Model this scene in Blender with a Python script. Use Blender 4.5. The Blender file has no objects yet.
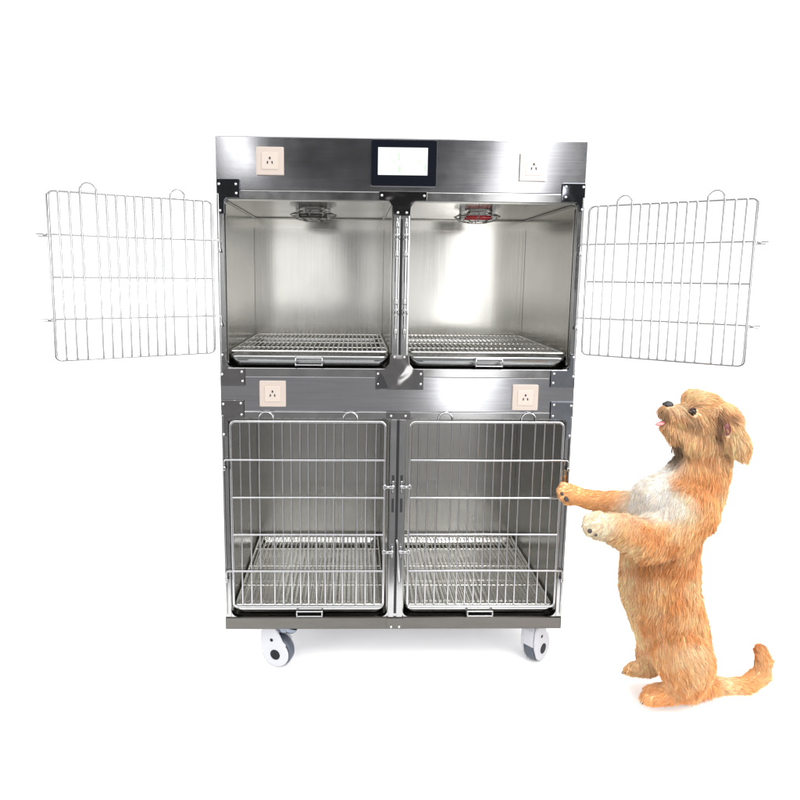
import bpy, bmesh, math, random
import numpy as np
from mathutils import Vector, Matrix, Quaternion, kdtree
from mathutils.bvhtree import BVHTree
random.seed(7); rng = np.random.default_rng(7)
PI = math.pi; R = math.radians
S = bpy.context.scene; COL = S.collection
Z0 = 0.17                                   # underside of the cabinet above the floor (caster height)

# ------------------------------------------------------------------ camera
CAM = Vector((-.1545, -1.9743, 1.2753 + Z0)); YAW, PIT, ROL, F800, PX, PY = -.0207, -.1266, .0101, 583.36, 365.78, 349.07
cam = bpy.data.cameras.new('camera'); camo = bpy.data.objects.new('camera', cam); COL.objects.link(camo)
cam.sensor_width = 36; cam.lens = F800 / 800 * 36; cam.clip_start = .05; cam.clip_end = 500
cam.shift_x = (400 - PX) / 800; cam.shift_y = (PY - 400) / 800
def ray(u, v):
    a, b = u - PX, v - PY
    c, s = math.cos(ROL), math.sin(ROL); a, b = c*a + s*b, -s*a + c*b
    x, y, z = a/F800, 1., -b/F800
    c, s = math.cos(PIT), math.sin(PIT); y, z = c*y - s*z, s*y + c*z
    c, s = math.cos(YAW), math.sin(YAW); x, y = c*x - s*y, s*x + c*y
    return Vector((x, y, z))
def at(u, v, Y):
    r = ray(u, v); return CAM + r * ((Y - CAM.y) / r.y)
fw = ray(PX, PY).normalized(); rt = (ray(PX+10, PY) - ray(PX, PY)).normalized(); upv = rt.cross(fw).normalized()
M = Matrix((rt, upv, -fw)).transposed().to_4x4(); M.translation = CAM; camo.matrix_world = M
S.camera = camo

# ------------------------------------------------------------------ materials
def nt(name):
    m = bpy.data.materials.new(name); m.use_nodes = True
    n = m.node_tree.nodes; b = n['Principled BSDF']; return m, m.node_tree, n, b
def sep_obj_coords(T, n, scale):
    tc = n.new('ShaderNodeTexCoord'); mp = n.new('ShaderNodeMapping'); mp.inputs['Scale'].default_value = scale
    T.links.new(tc.outputs['Object'], mp.inputs['Vector']); return mp
def metal(name, col, rough, grain=(300, 300, 6), gamt=.12, bump=.02, aniso=0., smudge=.08, wav=0.0, dscale=3.0):
    m, T, n, b = nt(name); L = T.links
    b.inputs['Metallic'].default_value = 1
    mp = sep_obj_coords(T, n, grain)
    g = n.new('ShaderNodeTexNoise'); g.inputs['Scale'].default_value = 1; g.inputs['Detail'].default_value = 4
    L.new(mp.outputs[0], g.inputs['Vector'])
    tc = n.new('ShaderNodeTexCoord')
    s2 = n.new('ShaderNodeTexNoise'); s2.inputs['Scale'].default_value = 9; s2.inputs['Detail'].default_value = 6; s2.inputs['Roughness'].default_value = .65
    L.new(tc.outputs['Object'], s2.inputs['Vector'])
    # roughness = rough + grain + smudges
    a = n.new('ShaderNodeMath'); a.operation = 'MULTIPLY_ADD'; a.inputs[1].default_value = gamt; a.inputs[2].default_value = rough - gamt/2 - smudge/2
    L.new(g.outputs['Fac'], a.inputs[0])
    c = n.new('ShaderNodeMath'); c.operation = 'MULTIPLY_ADD'; c.inputs[1].default_value = smudge
    L.new(s2.outputs['Fac'], c.inputs[0]); L.new(a.outputs[0], c.inputs[2]); L.new(c.outputs[0], b.inputs['Roughness'])
    mx = n.new('ShaderNodeMix'); mx.data_type = 'RGBA'
    mx.inputs[6].default_value = (*[x*.82 for x in col], 1); mx.inputs[7].default_value = (*[min(1, x*1.12) for x in col], 1)
    L.new(g.outputs['Fac'], mx.inputs[0]); L.new(mx.outputs[2], b.inputs['Base Color'])
    bp = n.new('ShaderNodeBump'); bp.inputs['Strength'].default_value = bump*8; bp.inputs['Distance'].default_value = .0004
    L.new(g.outputs['Fac'], bp.inputs['Height'])
    last = bp
    if wav:
        w = n.new('ShaderNodeTexNoise'); w.inputs['Scale'].default_value = dscale; w.inputs['Detail'].default_value = 1
        L.new(tc.outputs['Object'], w.inputs['Vector'])
        b2 = n.new('ShaderNodeBump'); b2.inputs['Strength'].default_value = 1; b2.inputs['Distance'].default_value = wav
        L.new(w.outputs['Fac'], b2.inputs['Height']); L.new(bp.outputs[0], b2.inputs['Normal']); last = b2
    L.new(last.outputs[0], b.inputs['Normal'])
    b.inputs['Anisotropic'].default_value = aniso
    return m
def plain(name, col, rough=.5, met=0, spec=.5, bump=0, bs=200, coat=0, var=0):
    m, T, n, b = nt(name)
    b.inputs['Base Color'].default_value = (*col, 1); b.inputs['Roughness'].default_value = rough
    b.inputs['Metallic'].default_value = met; b.inputs['Specular IOR Level'].default_value = spec; b.inputs['Coat Weight'].default_value = coat
    if bump or var:
        tc = n.new('ShaderNodeTexCoord'); g = n.new('ShaderNodeTexNoise'); g.inputs['Scale'].default_value = bs; g.inputs['Detail'].default_value = 5
        T.links.new(tc.outputs['Object'], g.inputs['Vector'])
        if bump:
            bp = n.new('ShaderNodeBump'); bp.inputs['Strength'].default_value = bump; bp.inputs['Distance'].default_value = .001
            T.links.new(g.outputs['Fac'], bp.inputs['Height']); T.links.new(bp.outputs[0], b.inputs['Normal'])
        if var:
            mx = n.new('ShaderNodeMix'); mx.data_type = 'RGBA'
            mx.inputs[6].default_value = (*[x*(1-var) for x in col], 1); mx.inputs[7].default_value = (*[min(1, x*(1+var)) for x in col], 1)
            T.links.new(g.outputs['Fac'], mx.inputs[0]); T.links.new(mx.outputs[2], b.inputs['Base Color'])
    return m
STEEL = metal('brushed_steel_front', (.46, .46, .48), .16, (5, 200, 200), gamt=.02, bump=.0015, wav=.004, smudge=.10)
RAILLOW = metal('darkened_bottom_rail_steel', (.12, .113, .105), .22, (10, 260, 60), gamt=.06, bump=.01, wav=.003, smudge=.16)  # frame steel with a dark floor's reflection put into the colour
SOFTMIR = metal('grey_bracket_steel', (.30, .29, .29), .08, (60, 60, 60), gamt=.03, bump=0, wav=.006, smudge=.08, dscale=12)
FRAME = metal('polished_steel_frame', (.40, .40, .40), .16, (20, 300, 20), wav=.002, smudge=.10)
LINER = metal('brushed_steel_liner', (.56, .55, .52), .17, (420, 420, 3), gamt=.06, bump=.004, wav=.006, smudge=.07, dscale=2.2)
LINERLOW = metal('brushed_steel_liner_darkened', (.42, .412, .39), .24, (380, 380, 4), gamt=.07, bump=.006, wav=.004, smudge=.14, dscale=2.6)  # same liner steel, dark reflection of the lower cells painted into its colour
MIRROR = metal('mirror_bracket_steel', (.36, .38, .42), .06, (60, 60, 60), gamt=.03, bump=.0, wav=.004, smudge=.06, dscale=11)
WIRE = metal('chromed_wire', (.45, .45, .46), .16, (80, 80, 80), gamt=.05, bump=.02, smudge=.08)
WIRE.node_tree.nodes['Principled BSDF'].inputs['Specular Tint'].default_value = (.55, .55, .57, 1)
GRATEM = metal('grate_wire', (.84, .83, .79), .2, (80, 80, 80), gamt=.05, bump=.02, smudge=.08)
TRAYUP = metal('tray_steel_darkened', (.42, .425, .43), .2, (8, 200, 200), wav=.003, smudge=.14)  # tray steel again, colour darkened to stand in for dark reflections
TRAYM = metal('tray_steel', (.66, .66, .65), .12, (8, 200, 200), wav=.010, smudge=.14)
RIVET = metal('rivet_steel', (.75, .75, .74), .18, (50, 50, 50), smudge=.06)
DARK = plain('dark_slot', (.012, .012, .014), .6)
SOCK = plain('socket_plastic', (.46, .39, .345), .38, bump=.05, bs=400)
SOCKIN = plain('socket_plastic_inner', (.50, .43, .38), .35)
SOCKGLARE = plain('socket_plastic_glare', (.60, .54, .49), .25, coat=.4)  # same socket plastic, lightened to paint in the glare
BEZEL = plain('screen_bezel', (.006, .007, .011), .12, spec=.3)
CASTPL = plain('caster_plastic', (.40, .40, .43), .35, bump=.06, bs=300)
RUBBER = plain('caster_rubber', (.055, .065, .085), .5, bump=.2, bs=500)
TREAD = plain('caster_tread', (.16, .15, .12), .6, bump=.2, bs=400)
HUB = plain('hub_black', (.006, .007, .008), .6, spec=.2)
SWIV = metal('swivel_zinc', (.22, .25, .30), .35, (80, 80, 80))
REDGL = plain('red_quartz_tube', (.55, .02, .03), .12, coat=.6)
DARKGL = plain('dark_quartz_tube', (.05, .045, .04), .12, coat=.6)
def screen_mat():
    m, T, n, b = nt('lit_screen'); L = T.links
    b.inputs['Base Color'].default_value = (.02, .02, .02, 1); b.inputs['Roughness'].default_value = .15
    b.inputs['Emission Color'].default_value = (.96, 1, .985, 1); b.inputs['Emission Strength'].default_value = 1.15
    return m
SCREEN = screen_mat()
GREEN = plain('screen_green_mark', (.02, .02, .02)); _b = GREEN.node_tree.nodes['Principled BSDF']
_b.inputs['Emission Color'].default_value = (.72, .98, .70, 1); _b.inputs['Emission Strength'].default_value = .98

# ------------------------------------------------------------------ mesh helpers
def link(name, bm, mat, parent=None, smooth=False, label=None, bevel=0):
    me = bpy.data.meshes.new(name); bm.normal_update(); bm.to_mesh(me); bm.free()
    mats = mat if isinstance(mat, (list, tuple)) else [mat]
    for k in mats: me.materials.append(k)
    if smooth: me.polygons.foreach_set('use_smooth', [True]*len(me.polygons))
    o = bpy.data.objects.new(name, me); COL.objects.link(o)
    if parent: o.parent = parent
    if label: o['label'] = label
    if bevel:
        md = o.modifiers.new('bevel', 'BEVEL'); md.width = bevel; md.segments = 2; md.limit_method = 'ANGLE'; md.angle_limit = R(40)
    return o
def box(bm, x0, x1, y0, y1, z0, z1, mi=0):
    vs = [bm.verts.new(p) for p in ((x0,y0,z0),(x1,y0,z0),(x1,y1,z0),(x0,y1,z0),(x0,y0,z1),(x1,y0,z1),(x1,y1,z1),(x0,y1,z1))]
    for f in ((0,3,2,1),(4,5,6,7),(0,1,5,4),(1,2,6,5),(2,3,7,6),(3,0,4,7)):
        bm.faces.new([vs[i] for i in f]).material_index = mi
def prism(bm, poly, y0, y1, mi=0):
    """poly: list of (x, z), extruded from y0 (towards camera) to y1"""
    n = len(poly)
    ar = sum(poly[i][0]*poly[(i+1)%n][1] - poly[(i+1)%n][0]*poly[i][1] for i in range(n))
    if ar < 0: poly = poly[::-1]
    a = [bm.verts.new((x, y0, z)) for x, z in poly]; b = [bm.verts.new((x, y1, z)) for x, z in poly]
    bm.faces.new(a).material_index = mi; bm.faces.new(b[::-1]).material_index = mi
    for i in range(n):
        j = (i+1) % n; bm.faces.new((a[j], a[i], b[i], b[j])).material_index = mi
def tube(bm, pts, r, seg=8, closed=False, mi=0):
    pts = [Vector(p) for p in pts]; n = len(pts); rs = r if isinstance(r, (list, tuple)) else [r]*n
    if not closed:                                             # an extra ring near each end keeps the shading straight along the bar
        e = min(max(rs)*.8, (pts[1]-pts[0]).length*.3, (pts[-1]-pts[-2]).length*.3)
        a = pts[0] + (pts[1]-pts[0]).normalized()*e; z = pts[-1] + (pts[-2]-pts[-1]).normalized()*e
        pts = [pts[0], a] + pts[1:-1] + [z, pts[-1]]; rs = [rs[0], rs[0]] + list(rs[1:-1]) + [rs[-1], rs[-1]]; n += 2
    T = []
    for i in range(n):
        if closed: t = pts[(i+1)%n] - pts[i-1]
        else: t = pts[min(i+1, n-1)] - pts[max(i-1, 0)]
        T.append(t.normalized())
    u = T[0].orthogonal().normalized(); rings = []
    for i in range(n):
        if i:
            q = T[i-1].rotation_difference(T[i]); u = q @ u
        u = (u - T[i]*u.dot(T[i])).normalized(); v = T[i].cross(u)
        rings.append([bm.verts.new(pts[i] + (u*math.cos(2*PI*k/seg) + v*math.sin(2*PI*k/seg))*rs[i]) for k in range(seg)])
    for i in range(n if closed else n-1):
        A, B = rings[i], rings[(i+1) % n]
        for k in range(seg):
            f = bm.faces.new((A[k], A[(k+1)%seg], B[(k+1)%seg], B[k])); f.smooth = True; f.material_index = mi
    if not closed:
        bm.faces.new(rings[0][::-1]).material_index = mi; bm.faces.new(rings[-1]).material_index = mi
def ellip(bm, c, rad, seg=16, rings=10, M3=None, mi=0):
    res = bmesh.ops.create_uvsphere(bm, u_segments=seg, v_segments=rings, radius=1)
    for v in res['verts']:
        p = Vector((v.co.x*rad[0], v.co.y*rad[1], v.co.z*rad[2]))
        if M3: p = M3 @ p
        v.co = p + Vector(c)
    for v in res['verts']:
        for f in v.link_faces: f.smooth = True; f.material_index = mi
def rrect(x0, x1, z0, z1, r, n=6, corners=(1,1,1,1)):
    out = []
    for k, (cx, cz, a0) in enumerate(((x1-r, z1-r, 0), (x0+r, z1-r, 90), (x0+r, z0+r, 180), (x1-r, z0+r, 270))):
        for i in range(n+1):
            a = R(a0 + 90*i/n); out.append((cx + r*math.cos(a), cz + r*math.sin(a)))
    return out
def disc_y(bm, c, r, y0, y1, seg=20, mi=0):
    prism(bm, [(c[0] + r*math.cos(2*PI*k/seg), c[1] + r*math.sin(2*PI*k/seg)) for k in range(seg)], y0, y1, mi)

# ------------------------------------------------------------------ the cabinet
cage = bpy.data.objects.new('pet_cage_cabinet', None); COL.objects.link(cage); cage.location = (0, 0, 0)
cage['label'] = 'tall stainless steel pet cage cabinet on casters, its two upper wire doors swung open'
cage['category'] = 'pet cage'
def P(name, bm, mat, parent=None, **k):
    for v in bm.verts: v.co.z += Z0
    return link(name, bm, mat, parent or cage, **k)
NB = bmesh.new
def PS(name, bm, mat, parent=None, **k):
    """every connected piece becomes a part of its own"""
    seen = set(); bm.verts.ensure_lookup_table()
    for v0 in bm.verts:
        if v0 in seen: continue
        isl = {v0}; stack = [v0]
        while stack:
            v = stack.pop()
            for e in v.link_edges:
                q = e.other_vert(v)
                if q not in isl: isl.add(q); stack.append(q)
        seen |= isl; nb = bmesh.new(); mp = {v: nb.verts.new(v.co) for v in bm.verts if v in isl}
        for f in bm.faces:
            if f.verts[0] in isl:
                g = nb.faces.new([mp[v] for v in f.verts]); g.smooth = f.smooth
        P(name, nb, mat, parent, **k)
    bm.free()
W2, D, H = .61, .63, 1.719
# outer shell
b = NB(); box(b, -W2, -W2+.004, .012, D, 0, H-.002); P('side_panel', b, STEEL)
b = NB(); box(b, W2-.004, W2, .012, D, 0, H-.002); P('side_panel', b, STEEL)
b = NB(); box(b, -W2+.004, W2-.004, D-.004, D, 0, H-.002); P('back_panel', b, STEEL)
b = NB(); box(b, -W2+.004, W2-.004, .03, D-.004, 0, .004); P('bottom_panel', b, STEEL)
b = NB(); box(b, -W2, W2, .0, D, H-.002, H); box(b, -W2, W2, 0, .02, 1.549, H-.002); P('header_panel', b, STEEL, bevel=.0015)
b = NB(); box(b, -W2, W2, -.001, .02, .8065, .9265); P('middle_panel', b, STEEL, bevel=.001)
# face frame
b = NB(); box(b, -.587, .587, -.002, .018, 1.518, 1.5475); P('top_rail', b, FRAME, bevel=.002)
b = NB(); box(b, -.587, .587, -.002, .018, .927, .957); P('middle_rail', b, FRAME, bevel=.002)
b = NB(); box(b, -.587, .587, -.002, .018, .780, .8055); P('middle_rail', b, FRAME, bevel=.002)
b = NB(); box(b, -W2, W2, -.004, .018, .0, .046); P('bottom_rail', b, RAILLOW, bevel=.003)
for s in (-1, 1):
    b = NB()
    for z0, z1 in ((.048, .805), (.929, 1.547)):
        x0, x1 = sorted((s*.5875, s*.6095)); box(b, x0, x1, -.003, .03, z0, z1)
        tube(b, [(s*.604, -.006, z0+.012), (s*.604, -.006, z1-.012)], .0042)
    P('corner_stile', b, FRAME, bevel=.0015)
b = NB()
for z0, z1 in ((.048, .7795), (.9575, 1.5175)):
    box(b, -.026, .029, -.001, .03, z0, z1)
    box(b, -.0235, -.004, -.006, -.001, z0, z1); box(b, .006, .0265, -.006, -.001, z0, z1)
P('centre_post', b, FRAME, bevel=.0012)
# openings: rounded corner fillets
def fillet(b, x, z, sx, sz, r=.018):
    pts = [(x, z)] + [(x + sx*(r - r*math.sin(R(a))), z + sz*(r - r*math.cos(R(a)))) for a in range(0, 91, 15)]
    prism(b, pts, .0, .017)
b = NB()
for x0, x1 in ((-.5875, -.026), (.029, .5875)):
    for z0, z1 in ((.046, .780), (.957, 1.518)):
        fillet(b, x0, z1, 1, -1); fillet(b, x1, z1, -1, -1); fillet(b, x0, z0, 1, 1, .024); fillet(b, x1, z0, -1, 1, .024)
PS('corner_gusset', b, FRAME)

# cell liners
cells = ((-.5835, -.030, 'l'), (.033, .5835, 'r'))
def liner(x0, x1, z0, z1, mat):
    y0, y1 = .019, .60; t = .0025
    b = NB()
    box(b, x0-t, x0, y0, y1+t, z0, z1); box(b, x1, x1+t, y0, y1+t, z0, z1)
    box(b, x0, x1, y1, y1+t, z0, z1)
    box(b, x0-t, x1+t, y0, y1+t, z1, z1+t); box(b, x0-t, x1+t, y0, y1+t, z0-t, z0)
    # folded corner seams and the ceiling fold
    for x, s in ((x0, 1), (x1, -1)):
        xa, xb = sorted((x + s*.0005, x + s*.020)); box(b, xa, xb, y1-.005, y1-.0008, z0+.001, z1-.045)
        xa, xb = sorted((x + s*.0008, x + s*.004)); box(b, xa, xb, y1-.03, y1-.006, z0+.001, z1-.045)
    box(b, x0+.021, x1-.021, y1-.006, y1-.0008, z1-.048, z1-.043)
    for x, s in ((x0, 1), (x1, -1)):
        tube(b, [(x+s*.003, y0+.004, z1-.003), (x+s*.003, y1-.004, z1-.003)], .0028, 6)
    tube(b, [(x0+.004, y1-.003, z1-.003), (x1-.004, y1-.003, z1-.003)], .0028, 6)
    return b
for x0, x1, _ in cells:
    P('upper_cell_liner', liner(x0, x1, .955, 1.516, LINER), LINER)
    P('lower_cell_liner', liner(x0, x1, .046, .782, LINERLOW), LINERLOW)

# trays and grates
def tray(x0, x1, zt, zb):
    """shallow pressed pan with rounded corners, tapered walls, rolled rim"""
    def loop(inset, z, r=.028, y0=.004, y1=.585):
        return [(x, y, z) for x, y in rrect(x0+inset, x1-inset, y0+inset, y1-inset, r)]
    b = NB(); rings = []
    spec = [(.000, zt-.006), (.0, zt), (.006, zt), (.008, zt-.004), (.016, zb+.005), (.022, zb+.0015)]
    spec_out = [(.021, zb), (.014, zb+.004)]
    for inset, z in [spec_out[0], spec_out[1]] + spec:
        rings.append([b.verts.new(p) for p in loop(inset, z)])
    n = len(rings[0])
    for A, B in zip(rings, rings[1:]):
        for k in range(n):
            b.faces.new((A[k], A[(k+1)%n], B[(k+1)%n], B[k])).smooth = True
    b.faces.new(rings[0][::-1]); b.faces.new(rings[-1])
    bmesh.ops.recalc_face_normals(b, faces=b.faces)
    return b
def handle(xc, zt, zb):
    b = NB(); w = .045
    tube(b, [(xc-w, .006, zt-.004), (xc-w, -.012, zt-.003), (xc-w, -.016, zt-.006), (xc-w, -.016, zb+.006), (xc-w, .012, zb+.006)], .0028)
    tube(b, [(xc+w, .006, zt-.004), (xc+w, -.012, zt-.003), (xc+w, -.016, zt-.006), (xc+w, -.016, zb+.006), (xc+w, .012, zb+.006)], .0028)
    tube(b, [(xc-w, -.016, zt-.004), (xc+w, -.016, zt-.004)], .0028); tube(b, [(xc-w, -.016, zb+.008), (xc+w, -.016, zb+.008)], .0022)
    return b
def grate(x0, x1, z, nrod=31):
    b = NB(); y0, y1 = .012, .582; r = .0026
    pts = [(x, y, z) for x, y in rrect(x0, x1, y0, y1, .012, 3)]
    tube(b, pts, .0036, 8, closed=True)
    for i in range(1, nrod):
        x = x0 + (x1-x0)*i/nrod + random.uniform(-.0007, .0007); tube(b, [(x, y0, z+.002), (x, y1, z+.002)], r, 6)
    for y in (.15, .30, .45): tube(b, [(x0, y, z-.003), (x1, y, z-.003)], .0024, 6)
    return b
for x0, x1 in ((-.579, -.034), (.037, .579)):
    xc = (x0+x1)/2 + .0
    for zt, zb, zg in ((.998, .962, 1.013), (.080, .050, .087)):
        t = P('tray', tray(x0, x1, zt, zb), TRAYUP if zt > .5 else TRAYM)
        P('tray_handle', handle(xc, zt, zb), WIRE, t)
        P('floor_grate', grate(x0+.004, x1-.004, zg), GRATEM, smooth=True)

# brackets with rivets
def bracket(poly, rivets, label=None, y=-.0085, mat=MIRROR):
    b = NB(); prism(b, poly, y, y+.0022); o = P('corner_bracket', b, mat, bevel=.0006, label=label)
    for x, z in rivets:
        c = NB(); ellip(c, (x, y, z), (.0042, .0028, .0042), 12, 8); P('rivet', c, RIVET, o)
def mir(poly): return [(-x, z) for x, z in poly]
TLp = [(-.6075, 1.582), (-.534, 1.582), (-.532, 1.58), (-.532, 1.522), (-.575, 1.522), (-.583, 1.512), (-.583, 1.47), (-.6075, 1.47)]
TLr = [(-.599, 1.565), (-.544, 1.565), (-.543, 1.536), (-.597, 1.480)]
bracket(TLp, TLr, 'dark mirror corner bracket at top left')
TRp = [(-.6075, 1.582), (-.532, 1.582), (-.532, 1.522), (-.580, 1.520), (-.590, 1.507), (-.590, 1.49), (-.6075, 1.49)]
bracket(mir(TRp), [(.601, 1.57), (.543, 1.57), (.543, 1.537), (.600, 1.497)])
MLp = [(-.6075, 1.012), (-.590, 1.012), (-.588, .965), (-.580, .955), (-.525, .955), (-.525, .895), (-.6075, .895)]
MLr = [(-.600, 1.002), (-.535, .944), (-.533, .912), (-.602, .935)]
bracket(MLp, MLr, mat=SOFTMIR); bracket(mir(MLp), [(-x, z) for x, z in MLr])
LLp = [(-.6075, .845), (-.530, .845), (-.530, .782), (-.580, .782), (-.588, .773), (-.588, .715), (-.6075, .715)]
LLr = [(-.600, .832), (-.540, .835), (-.538, .795), (-.600, .725)]
bracket(LLp, LLr, mat=SOFTMIR); bracket(mir(LLp), [(-x, z) for x, z in LLr])
CT = [(-.075, 1.549), (.083, 1.549), (.083, 1.520), (.045, 1.518), (.032, 1.50), (.029, 1.47), (-.026, 1.47), (-.030, 1.50), (-.042, 1.518), (-.075, 1.520)]
bracket(CT, [(-.066, 1.535), (.074, 1.535), (-.012, 1.480), (.017, 1.480)], 'curved mirror bracket under the screen', mat=SOFTMIR)
CM = [(-.030, 1.005), (.033, 1.005), (.036, .975), (.050, .957), (.085, .955), (.085, .885), (-.080, .885), (-.080, .955), (-.048, .957), (-.033, .975)]
bracket(CM, [(-.016, .998), (.018, .998), (.076, .940), (.076, .905), (-.071, .940), (-.071, .905)], 'mirror bracket where the four cells meet', mat=SOFTMIR)
b = NB(); prism(b, [(-.072, .925), (-.062, .945), (-.050, .925), (-.038, .900), (-.038, .890), (-.078, .890), (-.078, .903)], -.0105, -.0086); P('bracket_cover', b, DARK)
CL = [(-.040, .806), (.043, .806), (.043, .781), (-.040, .781)]
bracket(CL, [(-.024, .793), (.026, .793)], mat=SOFTMIR)
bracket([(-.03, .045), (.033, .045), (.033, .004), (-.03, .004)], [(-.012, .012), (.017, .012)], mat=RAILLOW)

# power sockets
def socket(xc, zc, label, SOCK=SOCK, SOCKIN=SOCKIN):
    w = .0445
    b = NB(); prism(b, rrect(xc-w, xc+w, zc-w, zc+w, .003, 3), -.009, -.0002); o = P('power_socket', b, SOCK, label=label, bevel=.0012)
    b = NB(); prism(b, rrect(xc-.027, xc+.027, zc-.027, zc+.027, .002, 3), -.0105, -.0088); P('socket_insert', b, SOCKIN, o, bevel=.0008)
    b = NB(); box(b, xc-.0025, xc+.0025, -.0115, -.0104, zc+.005, zc+.012)
    for s in (-1, 1):
        q = [(xc+s*.008-.0018, zc-.009), (xc+s*.008+.0018, zc-.009), (xc+s*.008+.0018-s*.001, zc-.001), (xc+s*.008-.0018-s*.001, zc-.001)]
        prism(b, q, -.0115, -.0104)
    P('socket_slot', b, DARK, o)
socket(-.432, 1.640, 'pinkish beige socket on the left of the top panel')
socket(.432, 1.632, 'socket on the right of the top panel, glare put into its colour', SOCKGLARE, SOCKGLARE)
socket(-.431, .868, 'pinkish beige socket on the left of the middle panel')
socket(.439, .860, 'beige socket on the right of the middle panel')

# control screen
b = NB(); prism(b, rrect(-.103, .113, 1.565, 1.712, .006, 4), -.012, -.0002); bz = P('control_panel', b, BEZEL, bevel=.0015)
b = NB(); box(b, -.080, .082, -.0128, -.0119, 1.600, 1.687); sc = P('screen', b, SCREEN, bz)
b = NB()
for x, z, w, h in ((-.028, 1.643, .005, .002), (.054, 1.643, .006, .002), (-.028, 1.604, .004, .002), (.053, 1.604, .005, .001), (-.012, 1.658, .003, .012), (-.010, 1.618, .004, .011), (.074, 1.622, .003, .012)):
    box(b, x-w, x+w, -.0134, -.0129, z-h, z+h)
PS('screen_mark', b, GREEN, sc)

# heat lamps on the ceilings
def lamp(xc, mat, lab):
    zc = 1.512; yc = .27
    o = bpy.data.objects.new('heat_lamp', None); COL.objects.link(o); o.parent = cage; o['label'] = lab
    b = NB(); ring = lambda r, z, n=32: [(xc + r*math.cos(2*PI*k/n), yc + r*math.sin(2*PI*k/n), z) for k in range(n)]
    tube(b, ring(.086, zc-.016), .0022, 6, closed=True); tube(b, ring(.040, zc-.036, 20), .0018, 6, closed=True)
    tube(b, ring(.050, zc-.002, 20), .0018, 6, closed=True)
    for k in range(10):
        a = 2*PI*k/10 + .2; c, s = math.cos(a), math.sin(a)
        tube(b, [(xc+.05*c, yc+.05*s, zc-.002), (xc+.075*c, yc+.075*s, zc-.010), (xc+.086*c, yc+.086*s, zc-.016), (xc+.07*c, yc+.07*s, zc-.029), (xc+.04*c, yc+.04*s, zc-.036)], .0017, 5)
    for dx in (-.02, .02): tube(b, [(xc+dx, yc-.036, zc-.037), (xc+dx, yc+.036, zc-.037)], .0016, 5)
    P('lamp_guard', b, metal('guard_wire', (.35, .34, .33), .2), o)
    b = NB()
    for dy in (-.014, .014):
        tube(b, [(xc-.055, yc+dy, zc-.018), (xc-.052, yc+dy, zc-.018), (xc+.052, yc+dy, zc-.018), (xc+.055, yc+dy, zc-.018)], [.004, .0085, .0085, .004], 12)
    P('heating_tube', b, mat, o)
    b = NB()
    for s in (-1, 1): box(b, xc+s*.058-.006, xc+s*.058+.006, yc-.026, yc+.026, zc-.026, zc+.003)
    box(b, xc-.03, xc+.03, yc-.02, yc+.02, zc-.005, zc+.003)
    P('lamp_base', b, metal('lamp_zinc', (.3, .3, .3), .3), o)
lamp(-.310, DARKGL, 'unlit guarded heat lamp on the ceiling of the upper left cell')
lamp(.308, REDGL, 'guarded heat lamp with red tubes on the ceiling of the upper right cell')

# doors --------------------------------------------------------------
BARS = [.031, .064, .097, .146, .177, .207, .238, .2665, .295, .326, .356, .387, .436, .469, .502]
def door(name, w, h, nh, pins, hook_r, label, warp):
    """built in a local frame: hinge axis at x=0, door runs to +x, bottom at z=0, front face towards -y"""
    k = w / .533; r0 = .024; b = NB()
    fr = [(x + r0, 0, z) for x, z in rrect(0, w, 0, h, .016, 5)]
    tube(b, fr, .0047, 8, closed=True)
    def wob(): return random.uniform(-.0012, .0012)
    hs = [h*i/nh for i in range(1, nh)]
    for z in hs: tube(b, [(r0, -.0005, z), (r0+w/2, -.0005+wob(), z+wob()), (r0+w, -.0005, z)], .0041, 6)
    xs = [r0 + q*k for q in BARS]
    for i, x in enumerate(xs):
        if i in (2, 3, 11, 12): continue
        d = wob(); tube(b, [(x, .004, 0), (x+d, .004, h/2), (x, .004, h)], .0032, 6)
    for i, j in ((2, 3), (11, 12)):
        xa, xb = xs[i], xs[j]; c = (xa+xb)/2; r = (xb-xa)/2
        pts = [(xa, .004, 0), (xa+wob(), .004, h*.5), (xa, .004, h+.004)] + [(c - r*math.cos(R(t)), .004, h+.008 + r*1.0*math.sin(R(t))) for t in range(10, 171, 20)] + [(xb, .004, h+.004), (xb+wob(), .004, h*.5), (xb, .004, 0)]
        tube(b, pts, .0032, 6)
    o = link(name, b, WIRE, cage, label=label)
    for z in (hs[pins[0]], hs[pins[1]]):
        b = NB(); tube(b, [(r0+.003, -.002, z), (.006, -.002, z), (.001, -.002, z-.003), (0, -.002, z-.008), (0, -.002, z-.034)], .0034, 8)
        link('hinge_pin', b, WIRE, o)
    for z in hook_r:
        b = NB(); x = r0 + w
        tube(b, [(x-.006, -.006, z), (x+.034, -.006, z)], .0026, 8); tube(b, [(x-.006, -.006, z-.007), (x+.028, -.006, z-.007)], .0022, 8)
        tube(b, [(x, -.004, z-.012), (x, -.004, z+.006)], .0048, 8)
        ellip(b, (x+.012, -.008, z-.002), (.006, .006, .006), 10, 8)
        link('door_latch', b, WIRE, o)
    return o
def place(o, side, z, ang, x=.6, y=-.012):
    """side -1: hinge on the left stile. ang: opening angle in degrees"""
    if side < 0: M = Matrix.Rotation(-R(ang), 4, 'Z')
    else: M = Matrix.Rotation(R(ang), 4, 'Z') @ Matrix.Scale(-1, 4, (1, 0, 0))
    Mx = Matrix.Translation((side*x, y, z + Z0)) @ M
    for q in [o] + list(o.children):
        q.data.transform(Mx)
        if side > 0: q.data.flip_normals()
place(door('cage_door', .470, .496, 4, (0, 2), (.372-.0, .124), 'wire door swung open to the left of the upper left cell', 0), -1, 1.012, 180-27)
place(door('cage_door', .462, .490, 4, (0, 2), (.366, .122), 'wire door swung open to the right of the upper right cell', 0), 1, 1.016, 180-33)
place(door('cage_door', .533, .680, 5, (0, 3), (.452, .212), 'closed wire door of the lower left cell', 0), -1, .092, 0)
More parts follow.
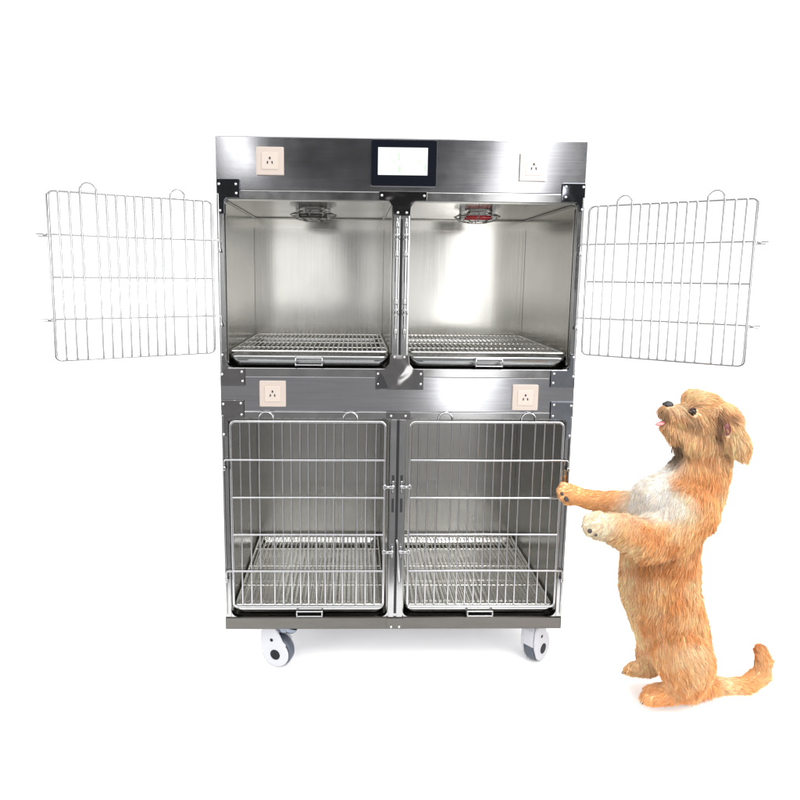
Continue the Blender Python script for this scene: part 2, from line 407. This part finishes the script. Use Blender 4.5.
place(door('cage_door', .532, .680, 5, (0, 3), (.452, .212), 'closed wire door of the lower right cell', 0), 1, .093, 0)

# latch hardware on the centre post and hinge sleeves on the stiles
for s, x in ((-1, -.0135), (1, .0165)):
    b = NB()                                                   # upper: sliding latch rods
    tube(b, [(x, -.012, 1.462), (x, -.012, 1.06)], .0038, 8)
    for z in (1.44, 1.345, 1.185, 1.085): tube(b, [(x, -.012, z-.010), (x, -.012, z+.010)], .0066, 10); 
    for z in (1.40, 1.15):
        tube(b, [(x+s*.008*math.cos(t/10*2*PI), -.013, z+.011*math.sin(t/10*2*PI)) for t in range(10)], .0026, 6, closed=True)
        tube(b, [(x, -.012, z), (x, -.022, z)], .004, 8)
    P('latch_rod', b, FRAME)
    b = NB()
    for z0, z1 in ((1.36, 1.42), (1.25, 1.33), (1.11, 1.17)): box(b, x-.005, x+.005, -.0072, -.0055, z0, z1)
    for z0, z1 in ((.515, .580), (.445, .495), (.275, .32)): box(b, x-.0045, x+.0045, -.0072, -.0055, z0, z1)
    PS('latch_slot', b, DARK)
    for z in (.54, .30):                                       # lower: turn-over catches
        b = NB()
        tube(b, [(x, -.012, z-.02), (x, -.012, z+.022)], .0042, 8)
        tube(b, [(x-s*.001, -.014, z+.002), (x+s*.028, -.014, z+.002)], .0028, 8)
        ellip(b, (x, -.016, z+.002), (.006, .006, .0075), 10, 8)
        P('door_catch', b, WIRE)
b = NB(); tube(b, [(.002, -.010, .345), (.007, -.014, .33), (.013, -.016, .20), (.013, -.012, .185)], .0042, 8); P('catch_lever', b, WIRE)
b = NB(); box(b, -.0035, .0055, -.0015, .0005, .06, .775); box(b, -.0035, .0055, -.0015, .0005, .97, 1.46); PS('post_groove', b, DARK)
for s in (-1, 1):
    for z in (1.36, 1.112, .615, .203):
        b = NB(); tube(b, [(s*.6, -.014, z-.016), (s*.6, -.014, z-.002)], .0062, 10); P('hinge_sleeve', b, FRAME)

# casters --------------------------------------------------------------
def caster(x, y, yaw, label):
    """local frame: axle along local Y, disc face towards -Y; wheel centre offset from the swivel"""
    o = bpy.data.objects.new('caster', None); COL.objects.link(o); o.parent = cage; o.location = (x, y, Z0); o.rotation_euler.z = yaw
    if label: o['label'] = label
    cx, cz, r = .012, -Z0 + .056, .056
    def lk(n, b, m, **k): return link(n, b, m, o, **k)
    b = NB(); n = 40
    prof = [(-.018, r-.012), (-.020, r-.004), (-.013, r), (.013, r), (.020, r-.004), (.018, r-.012)]
    rings = [[b.verts.new((cx + rr*math.cos(2*PI*k/n), yy, cz + rr*math.sin(2*PI*k/n))) for k in range(n)] for yy, rr in prof]
    for A, B in zip(rings, rings[1:]):
        for k in range(n): b.faces.new((A[k], A[(k+1)%n], B[(k+1)%n], B[k])).smooth = True
    b.faces.new(rings[0][::-1]); b.faces.new(rings[-1]); bmesh.ops.recalc_face_normals(b, faces=b.faces)
    lk('wheel', b, RUBBER)
    # housing: two teardrop shells either side plus a hood over the top front
    def tear(rr, dx=0):
        pts = []
        for a in range(-150, 41, 10): pts.append((cx + rr*math.cos(R(a)), cz + rr*math.sin(R(a))))
        pts += [(cx+.040, cz+.040), (cx+.026, cz+.052), (cx+.020, cz+.066), (cx+.008, cz+.085), (cx-.004, cz+.104), (cx-.030, cz+.104), (cx-.050, cz+.098), (cx-.060, cz+.075), (cx-.062, cz+.045), (cx-.058, cz+.010)]
        return pts
    for s in (-1, 1):
        b = NB(); y0, y1 = sorted((s*.0215, s*.031)); prism(b, tear(.050), y0, y1)
        lk('housing', b, CASTPL, bevel=.005)
        b = NB(); y0, y1 = sorted((s*.0305, s*.0325)); disc_y(b, (cx-.002, cz-.003), .0195, y0, y1, 28); lk('hub_cap', b, HUB, bevel=.001)
        b = NB(); y0, y1 = sorted((s*.0305, s*.0320)); disc_y(b, (cx-.016, cz+.052), .0062, y0, y1, 16); lk('cover_hole', b, HUB)
    b = NB(); pts = [(cx-.060, cz+.020), (cx-.062, cz+.050), (cx-.060, cz+.078), (cx-.050, cz+.099), (cx-.02, cz+.104), (cx+.0, cz+.104), (cx+.0, cz+.066), (cx-.030, cz+.066), (cx-.052, cz+.045), (cx-.056, cz+.02)]
    prism(b, pts, -.0213, .0213); lk('hood', b, CASTPL)
    b = NB(); n = 24
    for (rr, z0, z1) in ((.034, -.016, -.006), (.026, -.030, -.016)):
        for k in range(1): 
            res = bmesh.ops.create_cone(b, cap_ends=True, segments=n, radius1=rr*.9, radius2=rr, depth=z1-z0)
            for v in res['verts']: v.co += Vector((cx+.022, 0, (z0+z1)/2))
    box(b, cx-.03, cx+.085, -.035, .035, -.0055, -.0005); ellip(b, (cx+.046, 0, -.018), (.028, .022, .020), 18, 12)
    lk('swivel_mount', b, SWIV, bevel=.002)
    b = NB(); tube(b, [(cx, -.030, cz), (cx, .030, cz)], .006, 12); lk('axle', b, SWIV)
caster(-.435, .055, R(-20), 'left front caster turned side on')
caster(.540, .070, R(43), 'right front caster turned towards the camera')
caster(-.50, .55, R(-30), None); caster(.50, .55, R(20), None)

# ------------------------------------------------------------------ the dog
BODYC = []       # bones: nodes a -> b, flow px
def nd(u, v, Y, r): return (at(u, v, Y), r * .0031)
chains = {
 'neck':  [nd(706, 446, -.15, 25), nd(702, 468, -.15, 27), nd(690, 490, -.15, 33), nd(667, 509, -.155, 37)],
 'torso': [nd(667, 509, -.155, 37), nd(660, 545, -.15, 39), nd(659, 588, -.15, 40), nd(671, 628, -.145, 38), nd(684, 660, -.15, 29), nd(687, 678, -.15, 22)],
 'breast':[nd(672, 490, -.15, 22), nd(656, 499, -.15, 25), nd(650, 520, -.15, 24)],
 'thigh': [nd(674, 638, -.20, 25), nd(684, 657, -.228, 29), nd(684, 682, -.21, 18)],
 'foot':  [nd(690, 686, -.205, 12), nd(672, 692, -.21, 11), nd(654, 695, -.215, 10.5)],
 'farthigh':[nd(662, 638, -.095, 24), nd(652, 655, -.08, 17), nd(649, 664, -.075, 12)],
 'farfoot':[nd(650, 667, -.075, 9.5), nd(634, 669, -.075, 8)],
 'tail':  [nd(700, 684, -.15, 12), nd(726, 686, -.15, 8), nd(746, 685, -.15, 8.5), nd(761, 675, -.15, 8.5), nd(764, 660, -.15, 7.5), nd(761, 650, -.15, 6)],
 'nearshoulder': [nd(686, 508, -.20, 30), nd(668, 530, -.225, 25), nd(645, 540, -.245, 21)],
 'nearleg': [nd(645, 540, -.245, 21), nd(624, 531, -.25, 16.5), nd(608, 527, -.25, 12.5)],
 'nearpaw': [nd(608, 527, -.25, 12.5), nd(598, 525, -.25, 13.5)],
 'farleg': [nd(652, 508, -.095, 20), nd(625, 504, -.075, 14.5), nd(600, 501, -.058, 11), nd(584, 498, -.050, 10)],
 'farpaw': [nd(584, 498, -.050, 10), nd(570, 493, -.047, 11)],
 'head':  [nd(716, 423, -.15, 24), nd(708, 427, -.15, 25), nd(702, 420, -.15, 24)],
 'brow':  [nd(705, 410, -.15, 19), nd(694, 403, -.15, 13)],
 'cheek': [nd(708, 438, -.15, 24), nd(692, 437, -.15, 19)],
 'muzzle':[nd(690, 420, -.15, 15), nd(676, 414, -.15, 10), nd(668, 410.5, -.15, 8)],
 'chin':  [nd(690, 435, -.15, 14), nd(675, 431, -.15, 9), nd(668, 424, -.15, 6)],
 'ear':   [nd(722, 413, -.215, 9), nd(732, 429, -.237, 11), nd(739, 444, -.240, 11.5), nd(742, 451, -.234, 8)],
 'farear':[nd(722, 413, -.085, 9), nd(729, 428, -.065, 8), nd(733, 440, -.065, 5)],
}
YS = {'torso': .92, 'neck': .9, 'breast': .95, 'ear': .45, 'farear': .45, 'foot': .95, 'head': .95, 'brow': .9}
b = NB(); bones = []
for nm, ch in chains.items():
    ys = YS.get(nm, 1)
    for (p, r), (q, s) in zip(ch, ch[1:]):
        bones.append((nm, p, q, r, s)); n = max(2, int((q-p).length / (min(r, s)*.22)))
        for i in range(n+1):
            t = i/n; ce = p.lerp(q, t); rr = r + (s-r)*t
            res = bmesh.ops.create_icosphere(b, subdivisions=2, radius=rr)
            for v in res['verts']: v.co.y *= ys; v.co += ce
# toes
def toes(px, n=4):
    for (u, v, Y, r) in px:
        res = bmesh.ops.create_icosphere(b, subdivisions=2, radius=r*.0031)
        for w in res['verts']: w.co += at(u, v, Y)
toes([(648, 699, -.235, 5.5), (646, 698, -.220, 5.6), (647, 697, -.205, 5.5), (652, 697, -.192, 5)])
toes([(628, 671, -.088, 4.6), (627, 670, -.074, 4.6), (629, 670, -.060, 4.4)])
toes([(590, 531, -.262, 6.0), (587.5, 525, -.250, 6.0), (589, 518.5, -.238, 5.6), (596, 534, -.25, 5.2)])
toes([(563, 497, -.056, 5.2), (561, 491, -.047, 5.4), (563.5, 485.5, -.040, 5.0), (568.5, 502, -.050, 5.0)])
me = bpy.data.meshes.new('tmp'); b.to_mesh(me); b.free()
tmp = bpy.data.objects.new('tmp', me); COL.objects.link(tmp)
md = tmp.modifiers.new('r', 'REMESH'); md.mode = 'VOXEL'; md.voxel_size = .0062; md.use_smooth_shade = True
md = tmp.modifiers.new('s', 'SMOOTH'); md.factor = .5; md.iterations = 9
dg = bpy.context.evaluated_depsgraph_get(); ev = tmp.evaluated_get(dg)
skin = bpy.data.meshes.new_from_object(ev); skin.name = 'dog'
bpy.data.objects.remove(tmp)
nv = len(skin.vertices); co = np.empty(nv*3); skin.vertices.foreach_get('co', co); co = co.reshape(-1, 3)
# flatten soles on the floor
co[:, 2] = np.where(co[:, 2] < .004, .004 + (co[:, 2]-.004)*.02, co[:, 2])
low = co[:, 2] < .004; co[low, 2] = .0035
# keep clear of the cabinet front and the door wires
co[:, 1] = np.minimum(co[:, 1], -.0175)
skin.vertices.foreach_set('co', co.ravel()); skin.update()
dog = bpy.data.objects.new('dog', skin); COL.objects.link(dog)
dog['label'] = 'golden long-haired small dog standing on its hind legs with a forepaw on the cabinet'
dog['category'] = 'dog'
dog['kind'] = 'thing'

def fur_mat(name, trans):
    m = bpy.data.materials.new(name); m.use_nodes = True; T = m.node_tree; n = T.nodes; L = T.links
    pb = n['Principled BSDF']; out = n['Material Output']
    at_ = n.new('ShaderNodeAttribute'); at_.attribute_name = 'coat'
    L.new(at_.outputs['Color'], pb.inputs['Base Color']); pb.inputs['Roughness'].default_value = .55; pb.inputs['Specular IOR Level'].default_value = .25
    if trans:
        tr = n.new('ShaderNodeBsdfTranslucent'); L.new(at_.outputs['Color'], tr.inputs['Color'])
        mx = n.new('ShaderNodeMixShader'); mx.inputs[0].default_value = trans
        L.new(pb.outputs[0], mx.inputs[1]); L.new(tr.outputs[0], mx.inputs[2]); L.new(mx.outputs[0], out.inputs['Surface'])
    return m
SKIN = fur_mat('dog_undercoat', 0); FUR = fur_mat('dog_fur', .45)

# image-plane coordinates of a 3-D point, used only to place coat patches and painted fold shade
fwn = np.array(fw); rtn = np.array(rt); upn = np.array(upv)
def uv(p):
    q = p - np.array(CAM); d = q @ fwn; return PX + F800*(q @ rtn)/d, PY - F800*(q @ upn)/d
GOLD = np.array([.94, .55, .24]); RED = np.array([.85, .415, .14]); CREAM = np.array([.97, .765, .515]); WHITE = np.array([.97, .925, .87])
TAN = np.array([.95, .665, .39]); GREY = np.array([.17, .12, .09])
def blob(u, v, cu, cv, ru, rv, soft=.35):
    d = np.sqrt(((u-cu)/ru)**2 + ((v-cv)/rv)**2); return np.clip((1+soft-d)/(2*soft), 0, 1)
def lat(p, s, seed):
    """cheap smooth noise"""
    r = np.random.default_rng(seed); o = 0
    for k in range(4):
        w = r.normal(size=3)*s*(1.5**k); o = o + np.sin(p @ w + r.uniform(0, 6.28))/(1.3**k)
    return o/2.6
def coat(p):
    u, v = uv(p); n1 = lat(p, 22, 3)[:, None]; c = GOLD + (CREAM-GOLD)*np.clip(.20+.35*n1, 0, 1)
    def mixin(col, w):
        nonlocal c; w = np.clip(w, 0, 1)[:, None]; c = c*(1-w) + col*w
    mixin(RED*.9, 1.1*np.clip(lat(p, 30, 5)-.05, 0, .8)); mixin(CREAM, .9*np.clip(lat(p, 26, 15)-.15, 0, .8))
    mixin(TAN, .9*blob(u, v, 708, 425, 44, 42))
    mixin(WHITE, blob(u, v, 645, 491, 34, 26)*(lat(p, 40, 8)*.2+1)); mixin(WHITE, blob(u, v, 658, 474, 26, 24)); mixin(WHITE, .8*blob(u, v, 668, 506, 28, 15))
    mixin(GOLD*.96, .95*blob(u, v, 700, 478, 24, 12)); mixin(GOLD, .9*blob(u, v, 590, 494, 38, 18)*(v < 515)*(p[:, 1] > -.13))
    nearp = (p[:, 1] < -.19)
    mixin(np.array([.95, .84, .68]), .95*blob(u, v, 597, 524, 23, 22)*nearp)
    mixin(CREAM, .6*blob(u, v, 625, 600, 14, 60)); mixin(CREAM, .5*blob(u, v, 640, 660, 10, 26))
    mixin(RED*.85, .75*blob(u, v, 664, 566, 38, 8)); mixin(RED*.85, .75*blob(u, v, 697, 482, 22, 7)); mixin(RED*.85, .6*blob(u, v, 704, 455, 14, 5)); mixin(RED*.85, .8*blob(u, v, 676, 634 + .012*(u-676)**2, 34, 6)); mixin(CREAM, .5*blob(u, v, 688, 654, 18, 12))  # RED strokes paint shade into the thigh crease and fur folds
    mixin(RED, .45*blob(u, v, 663, 700, 16, 8))
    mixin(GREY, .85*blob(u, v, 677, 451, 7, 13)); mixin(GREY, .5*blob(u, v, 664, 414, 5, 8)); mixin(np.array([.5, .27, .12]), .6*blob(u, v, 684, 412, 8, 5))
    mixin(np.array([.42, .20, .09]), .85*blob(u, v, 724, 415, 12, 6)); mixin(np.array([.30, .15, .09]), .75*blob(u, v, 719, 427, 5, 15))
    mixin(CREAM, .75*blob(u, v, 692, 393, 12, 9)); mixin(CREAM, .6*blob(u, v, 738, 436, 9, 18))
    mixin(np.array([.93, .78, .6]), .6*blob(u, v, 676, 408, 8, 4)); mixin(np.array([.35,.2,.12]), .5*blob(u, v, 694, 420, 8, 4))
    return c
nrm = np.empty(nv*3); skin.vertex_normals.foreach_get('vector', nrm); nrm = nrm.reshape(-1, 3)
ca = skin.attributes.new('coat', 'FLOAT_COLOR', 'POINT')
cc = np.ones((nv, 4)); cc[:, :3] = coat(co); ca.data.foreach_set('color', cc.ravel())
skin.materials.clear(); skin.materials.append(SKIN)
skin.polygons.foreach_set('use_smooth', [True]*len(skin.polygons))
skin.calc_loop_triangles(); nt_ = len(skin.loop_triangles)
tri = np.empty(nt_*3, dtype=np.int32); skin.loop_triangles.foreach_get('vertices', tri); tri = tri.reshape(-1, 3)
BV = BVHTree.FromPolygons([Vector(p) for p in co], [tuple(map(int, t)) for t in tri])
def surf(u, v):
    r = ray(u, v).normalized(); h = BV.ray_cast(CAM, r); return h[0], h[1]

# bone data for direction and length of the hair
BA = np.array([list(x[1]) for x in bones]); BB = np.array([list(x[2]) for x in bones]); BR = np.array([(x[3]+x[4])/2 for x in bones]); BN = [x[0] for x in bones]
def pxdir(du, dv): # image-plane direction (right, down) at the dog
    return np.array(rt)*du - np.array(upv)*dv
FLOW = {'neck': pxdir(-.3, 1), 'torso': pxdir(-.15, 1), 'breast': pxdir(-.35, 1), 'thigh': pxdir(.25, 1), 'foot': pxdir(-1, .35), 'farthigh': pxdir(-.1, 1), 'farfoot': pxdir(-1, .3),
        'nearshoulder': pxdir(-.45, 1), 'nearleg': pxdir(-.6, .85), 'nearpaw': pxdir(-1, .3), 'farleg': pxdir(-1, .35), 'farpaw': pxdir(-1, .15),
        'head': pxdir(.55, .8), 'brow': pxdir(.25, -.15), 'cheek': pxdir(-.05, 1), 'muzzle': pxdir(.35, 1), 'chin': pxdir(.35, .9), 'ear': pxdir(.45, 1), 'farear': pxdir(.45, 1)}
LEN = {'neck': .040, 'torso': .036, 'breast': .013, 'thigh': .028, 'foot': .018, 'farthigh': .022, 'farfoot': .014, 'tail': .022, 'nearshoulder': .032, 'nearleg': .030, 'nearpaw': .012,
       'farleg': .021, 'farpaw': .010, 'head': .038, 'brow': .034, 'cheek': .052, 'muzzle': .034, 'chin': .042, 'ear': .038, 'farear': .03}
def field(p):
    d = np.empty((len(p), len(bones)))
    for k in range(len(bones)):
        ab = BB[k]-BA[k]; t = np.clip(((p-BA[k]) @ ab)/(ab @ ab), 0, 1); d[:, k] = np.linalg.norm(p - (BA[k] + t[:, None]*ab), axis=1)/BR[k]
    w = np.exp(-(d - d.min(1, keepdims=True))*9)
    w /= w.sum(1, keepdims=True)
    fl = np.zeros((len(p), 3)); ln = np.zeros(len(p))
    for k, nm in enumerate(BN):
        v = (BB[k]-BA[k])/np.linalg.norm(BB[k]-BA[k]) if nm == 'tail' else FLOW[nm]/np.linalg.norm(FLOW[nm])
        fl += w[:, k:k+1]*v; ln += w[:, k]*LEN[nm]
    return fl, ln
def sample(n):
    a, bb, c = co[tri[:, 0]], co[tri[:, 1]], co[tri[:, 2]]
    ar = np.linalg.norm(np.cross(bb-a, c-a), axis=1); k = rng.choice(nt_, n, p=ar/ar.sum())
    s = np.sqrt(rng.random(n)); t = rng.random(n); w = np.stack([1-s, s*(1-t), s*t], 1)
    p = (co[tri[k]]*w[:, :, None]).sum(1); m = (nrm[tri[k]]*w[:, :, None]).sum(1); m /= np.linalg.norm(m, axis=1, keepdims=True)
    return p, m
def grow(p, m, seed, lift=.36, jit=.14):
    """centre lines: (n, K, 3)"""
    r = np.random.default_rng(seed); n = len(p); fl, ln = field(p)
    # swirl of the coat
    sw = np.stack([lat(p, 20, 21), lat(p, 20, 22), lat(p, 20, 23)], 1)
    fl = fl + .55*sw; tan = fl - (fl*m).sum(1, keepdims=True)*m; tan /= np.maximum(np.linalg.norm(tan, axis=1, keepdims=True), 1e-6)
    d = tan + lift*m*r.uniform(.5, 1.4, (n, 1)) + r.normal(size=(n, 3))*jit
    fly = (r.random((n, 1)) < .04); d = d + fly*(m*.35 + r.normal(size=(n, 3))*.2)
    d /= np.linalg.norm(d, axis=1, keepdims=True); ln = ln*r.uniform(.65, 1.2, n)*(1 + .25*fly[:, 0])
    K = 5; q = p.copy(); out = [q.copy()]; ph = r.uniform(0, 6.28, n); side = np.cross(m, tan)
    for i in range(1, K):
        d2 = d + np.array([0, 0, -1])*.10*i + (-m)*.08*i + side*(.16*np.sin(ph + i*1.5))[:, None]
        d2 /= np.linalg.norm(d2, axis=1, keepdims=True); q = q + d2*(ln/(K-1))[:, None]; out.append(q.copy())
    return np.stack(out, 1), ln, side
NC, NS = 8500, 190000
cp, cm = sample(NC); cl, cln, _ = grow(cp, cm, 1, jit=.14)
kd = kdtree.KDTree(NC)
for i in range(NC): kd.insert(cp[i], i)
kd.balance()
sp, sm = sample(NS)
u_, v_ = uv(sp)
front = sp[:, 1] < -.14
eyeP, eyeN = surf(693.3, 412.5); noseP = at(668.5, 405.2, -.15)
keep = np.ones(NS, bool)
keep &= ~((blob(u_, v_, 693.3, 412.5, 4.6, 4.6, .05) > .5) & front)
keep &= ~(np.linalg.norm(sp - np.array(noseP), axis=1) < .0145)
keep &= ~((blob(u_, v_, 727, 429.5, 4.2, 7, .05) > .5) & front)
keep &= sp[:, 2] > .006
sp, sm = sp[keep], sm[keep]; NS = len(sp)
st, sl, side = grow(sp, sm, 2)
idx = np.array([kd.find(Vector(p))[1] for p in sp])
tips = cl[idx]; K = st.shape[1]
off = sp - cp[idx]
for i in range(K):
    w = .52*(i/(K-1))**1.2
    st[:, i] = st[:, i]*(1-w) + (tips[:, i] + off*(.35))*w
# long eyelid / muzzle hair must not cover the eye
eu, evv = 693.3, 412.5
# keep above floor and off the cabinet
st[:, :, 2] = np.maximum(st[:, :, 2], .0015); st[:, :, 1] = np.minimum(st[:, :, 1], -.0165)
c0 = coat(sp); rr = np.random.default_rng(9)
tone = (.96 + .10*rr.normal(size=(NS, 1)).clip(-1.5, 1.5))*(1 + .07*np.random.default_rng(4).normal(size=NC).clip(-1.6, 1.6)[idx][:, None])
c0 = np.clip(c0*tone, .01, .97)
red = rr.random((NS, 1)) < .11; c0 = np.where(red, c0*np.array([.93, .80, .66]), c0)
lite = rr.random((NS, 1)) < .18; c0 = np.where(lite, c0*.68 + np.array([.96, .80, .58])*.32, c0)
# ribbon geometry: each hair is a three-sided taper
wid = rr.uniform(.00036, .00072, NS)
prof = np.array([.9, 1., .9, .65, .08])
T = np.gradient(st, axis=1); T /= np.linalg.norm(T, axis=2, keepdims=True)+1e-9
r3 = rr.normal(size=(NS, 1, 3)); A = np.cross(T, r3); A /= np.linalg.norm(A, axis=2, keepdims=True)+1e-9; B = np.cross(T, A)
ringv = []
for k in range(3):
    a = 2*PI*k/3; ringv.append(st + (A*math.cos(a) + B*math.sin(a))*(wid[:, None]*prof)[:, :, None])
V = np.stack(ringv, 2).reshape(-1, 3)           # index = s*K*3 + i*3 + k
base = (np.arange(NS)*K*3)[:, None, None]; ii = np.arange(K-1)[None, :, None]; kk = np.arange(3)[None, None, :]
a0 = base + ii*3 + kk; a1 = base + ii*3 + (kk+1) % 3; b0 = a0 + 3; b1 = a1 + 3
Fq = np.stack([a0, a1, b1, b0], -1).reshape(-1)
fm = bpy.data.meshes.new('fur'); nf = len(Fq)//4
fm.vertices.add(len(V)); fm.vertices.foreach_set('co', V.ravel())
fm.loops.add(len(Fq)); fm.loops.foreach_set('vertex_index', Fq.astype(np.int32))
fm.polygons.add(nf); fm.polygons.foreach_set('loop_start', np.arange(0, len(Fq), 4, dtype=np.int32))
fm.polygons.foreach_set('use_smooth', [True]*nf)
fm.update(calc_edges=True)
fa = fm.attributes.new('coat', 'FLOAT_COLOR', 'POINT')
tipc = np.array([1., 1.04, 1.08, 1.12, 1.15])
C4 = np.ones((NS, K, 3, 4)); C4[..., :3] = np.clip(c0[:, None, None, :]*tipc[None, :, None, None], 0, .97); fa.data.foreach_set('color', C4.ravel())
fm.materials.append(FUR); fo = bpy.data.objects.new('fur', fm); COL.objects.link(fo); fo.parent = dog

# face
EYE = plain('eye_black', (.010, .006, .005), .06, spec=.35); LID = plain('eyelid_brown', (.07, .03, .02), .5)
NOSE = plain('nose_black', (.012, .012, .014), .38, bump=.8, bs=600); PINK = plain('tongue_pink', (.75, .25, .25), .35, coat=.3)
EARIN = plain('ear_inner_skin', (.15, .04, .04), .45, bump=.5, bs=160); PAD = plain('paw_pad', (.045, .035, .035), .6, bump=.5, bs=400); CLAW = plain('claw', (.06, .045, .04), .3)
b = NB(); ellip(b, eyeP + Vector((0, .004, 0)), (.0128, .0115, .0132), 20, 14); link('eye', b, EYE, dog)
ec = eyeP + Vector((0, -.0015, 0)); b = NB()
tube(b, [ec + Vector((.0142*math.cos(2*PI*k/20), .0015+.003*abs(math.cos(2*PI*k/20)), .0136*math.sin(2*PI*k/20))) for k in range(20)], .0022, 8, closed=True); link('eyelid', b, LID, dog)
fe = Vector((eyeP.x, -.30-eyeP.y, eyeP.z)); b = NB(); ellip(b, fe + Vector((0, -.004, 0)), (.0128, .0115, .0132), 20, 14); link('eye', b, EYE, dog)
b = NB(); ellip(b, noseP, (.0155, .0160, .0145), 20, 14, Matrix.Rotation(R(20), 3, 'Y'))
for s in (-1, 1): ellip(b, noseP + Vector((-.008, s*.008, .001)), (.008, .0075, .008), 12, 8)
link('nose', b, NOSE, dog)
tp = at(660.5, 423.5, -.15); b = NB(); ellip(b, tp, (.0175, .012, .0065), 16, 10, Matrix.Rotation(R(-18), 3, 'Y')); link('tongue', b, PINK, dog)
ep, en = surf(727, 429.5); b = NB(); ellip(b, ep + Vector((0, -.001, 0)), (.0115, .006, .0200), 16, 12, Matrix.Rotation(R(-8), 3, 'Y'))
link('inner_ear', b, EARIN, dog)
b = NB()
for u, v, r in ((566.5, 499, 3.0), (571, 505.5, 3.4), (562, 494, 2.0)):
    h, n_ = surf(u, v)
    if h: ellip(b, h, (r*.0028, .006, r*.0034), 12, 8, Matrix.Rotation(R(-30), 3, 'Y'))
for u, v, r in ((590, 531, 2.6), (596, 534.5, 2.0)):
    h, n_ = surf(u, v)
    if h: ellip(b, h, (r*.003, .005, r*.003), 12, 8)
link('paw_pad', b, PAD, dog)
b = NB()
for u, v, Y in ((643, 703.5, -.238), (641.5, 702, -.222), (643, 701, -.207), (623.5, 673.5, -.09), (622.5, 672.5, -.075)):
    p = at(u, v, Y); p.z = max(p.z, .006); tube(b, [p + Vector((.008, 0, .005)), p + Vector((.002, 0, .003)), p + Vector((-.005, 0, -.003))], [.0035, .003, .001], 8)
link('claw', b, CLAW, dog)

# ------------------------------------------------------------------ setting and light
b = NB(); v = [b.verts.new(p) for p in ((-60, -.62, 0), (60, -.62, 0), (60, 90, 0), (-60, 90, 0))]; b.faces.new(v)
fl = link('floor', b, plain('white_floor_sheet', (.95, .95, .95), .7, spec=.2)); fl['kind'] = 'structure'
b = NB(); v = [b.verts.new(p) for p in ((-60, -40, -.004), (60, -40, -.004), (60, 90, -.004), (-60, 90, -.004))]; b.faces.new(v)
g = link('ground', b, plain('studio_floor', (.10, .10, .10), .55, var=.2, bs=3)); g['kind'] = 'structure'

w = bpy.data.worlds.new('World'); S.world = w; w.use_nodes = True; T = w.node_tree; n = T.nodes; L = T.links
bg = n['Background']; tc = n.new('ShaderNodeTexCoord'); sx = n.new('ShaderNodeSeparateXYZ'); L.new(tc.outputs['Generated'], sx.inputs[0])
def mrange(src, a, b_, c=0, d=1):
    m = n.new('ShaderNodeMapRange'); m.interpolation_type = 'SMOOTHSTEP'; m.inputs[1].default_value = a; m.inputs[2].default_value = b_; m.inputs[3].default_value = c; m.inputs[4].default_value = d
    L.new(src, m.inputs[0]); return m.outputs[0]
back = mrange(sx.outputs['Y'], -.90, -.55); over = mrange(sx.outputs['Z'], .29, .45)
mxm = n.new('ShaderNodeMath'); mxm.operation = 'MAXIMUM'; L.new(back, mxm.inputs[0]); L.new(over, mxm.inputs[1])
top = mrange(sx.outputs['Z'], .25, .45, 1.25, 2.7)
st_ = n.new('ShaderNodeMapRange'); st_.inputs[3].default_value = .05; L.new(top, st_.inputs[4]); L.new(mxm.outputs[0], st_.inputs[0])
L.new(st_.outputs[0], bg.inputs['Strength']); bg.inputs['Color'].default_value = (1, 1, 1, 1)
def area(name, loc, tgt, sx_, sy_, rad, col=(1, 1, 1)):
    l = bpy.data.lights.new(name, 'AREA'); l.shape = 'RECTANGLE'; l.size = sx_; l.size_y = sy_; l.color = col; l.energy = rad * sx_*sy_ * PI
    o = bpy.data.objects.new(name, l); COL.objects.link(o); o.location = loc
    o.rotation_euler = (Vector(tgt) - Vector(loc)).to_track_quat('-Z', 'Z').to_euler(); return o
area('softbox_key', (1.17, -3.4, 1.58), (.4, 0, 1.5), .56, 2.95, 3.2)
area('added_fill_top', (1.6, -2.2, 3.9), (.9, -.2, .7), 1.7, 1.7, 10.0)  # added overhead fill to brighten the dog, no known lamp
area('softbox_strip', (-1.20, -3.2, 2.66), (-.3, 0, 1.6), .11, .76, 9.0)
area('added_fill_side', (3.3, -2.5, 1.7), (.9, -.2, .6), 1.6, 2.2, 7.0)  # extra light on the dog, kept out of the steel's reflections
area('softbox_fill', (-.95, -4.2, 1.5), (-.3, 0, 1.5), 1.2, 1.0, 1.7)
area('added_fill_centre', (.38, -3.9, 1.45), (.1, 0, 1.45), .8, 1.0, 1.2)  # added panel that brightens the upper cell walls, stops below the header
area('added_fill_left', (-3.3, -2.3, 1.3), (.85, -.2, .6), 1.4, 1.8, 3.5)  # added from the left to whiten the dog's chest

S.view_settings.view_transform = 'Standard'; S.view_settings.look = 'None'; S.view_settings.exposure = 0; S.view_settings.gamma = 1
S.render.engine = 'CYCLES'; S.cycles.max_bounces = 12; S.cycles.glossy_bounces = 8
S.render.resolution_x = S.render.resolution_y = 1024
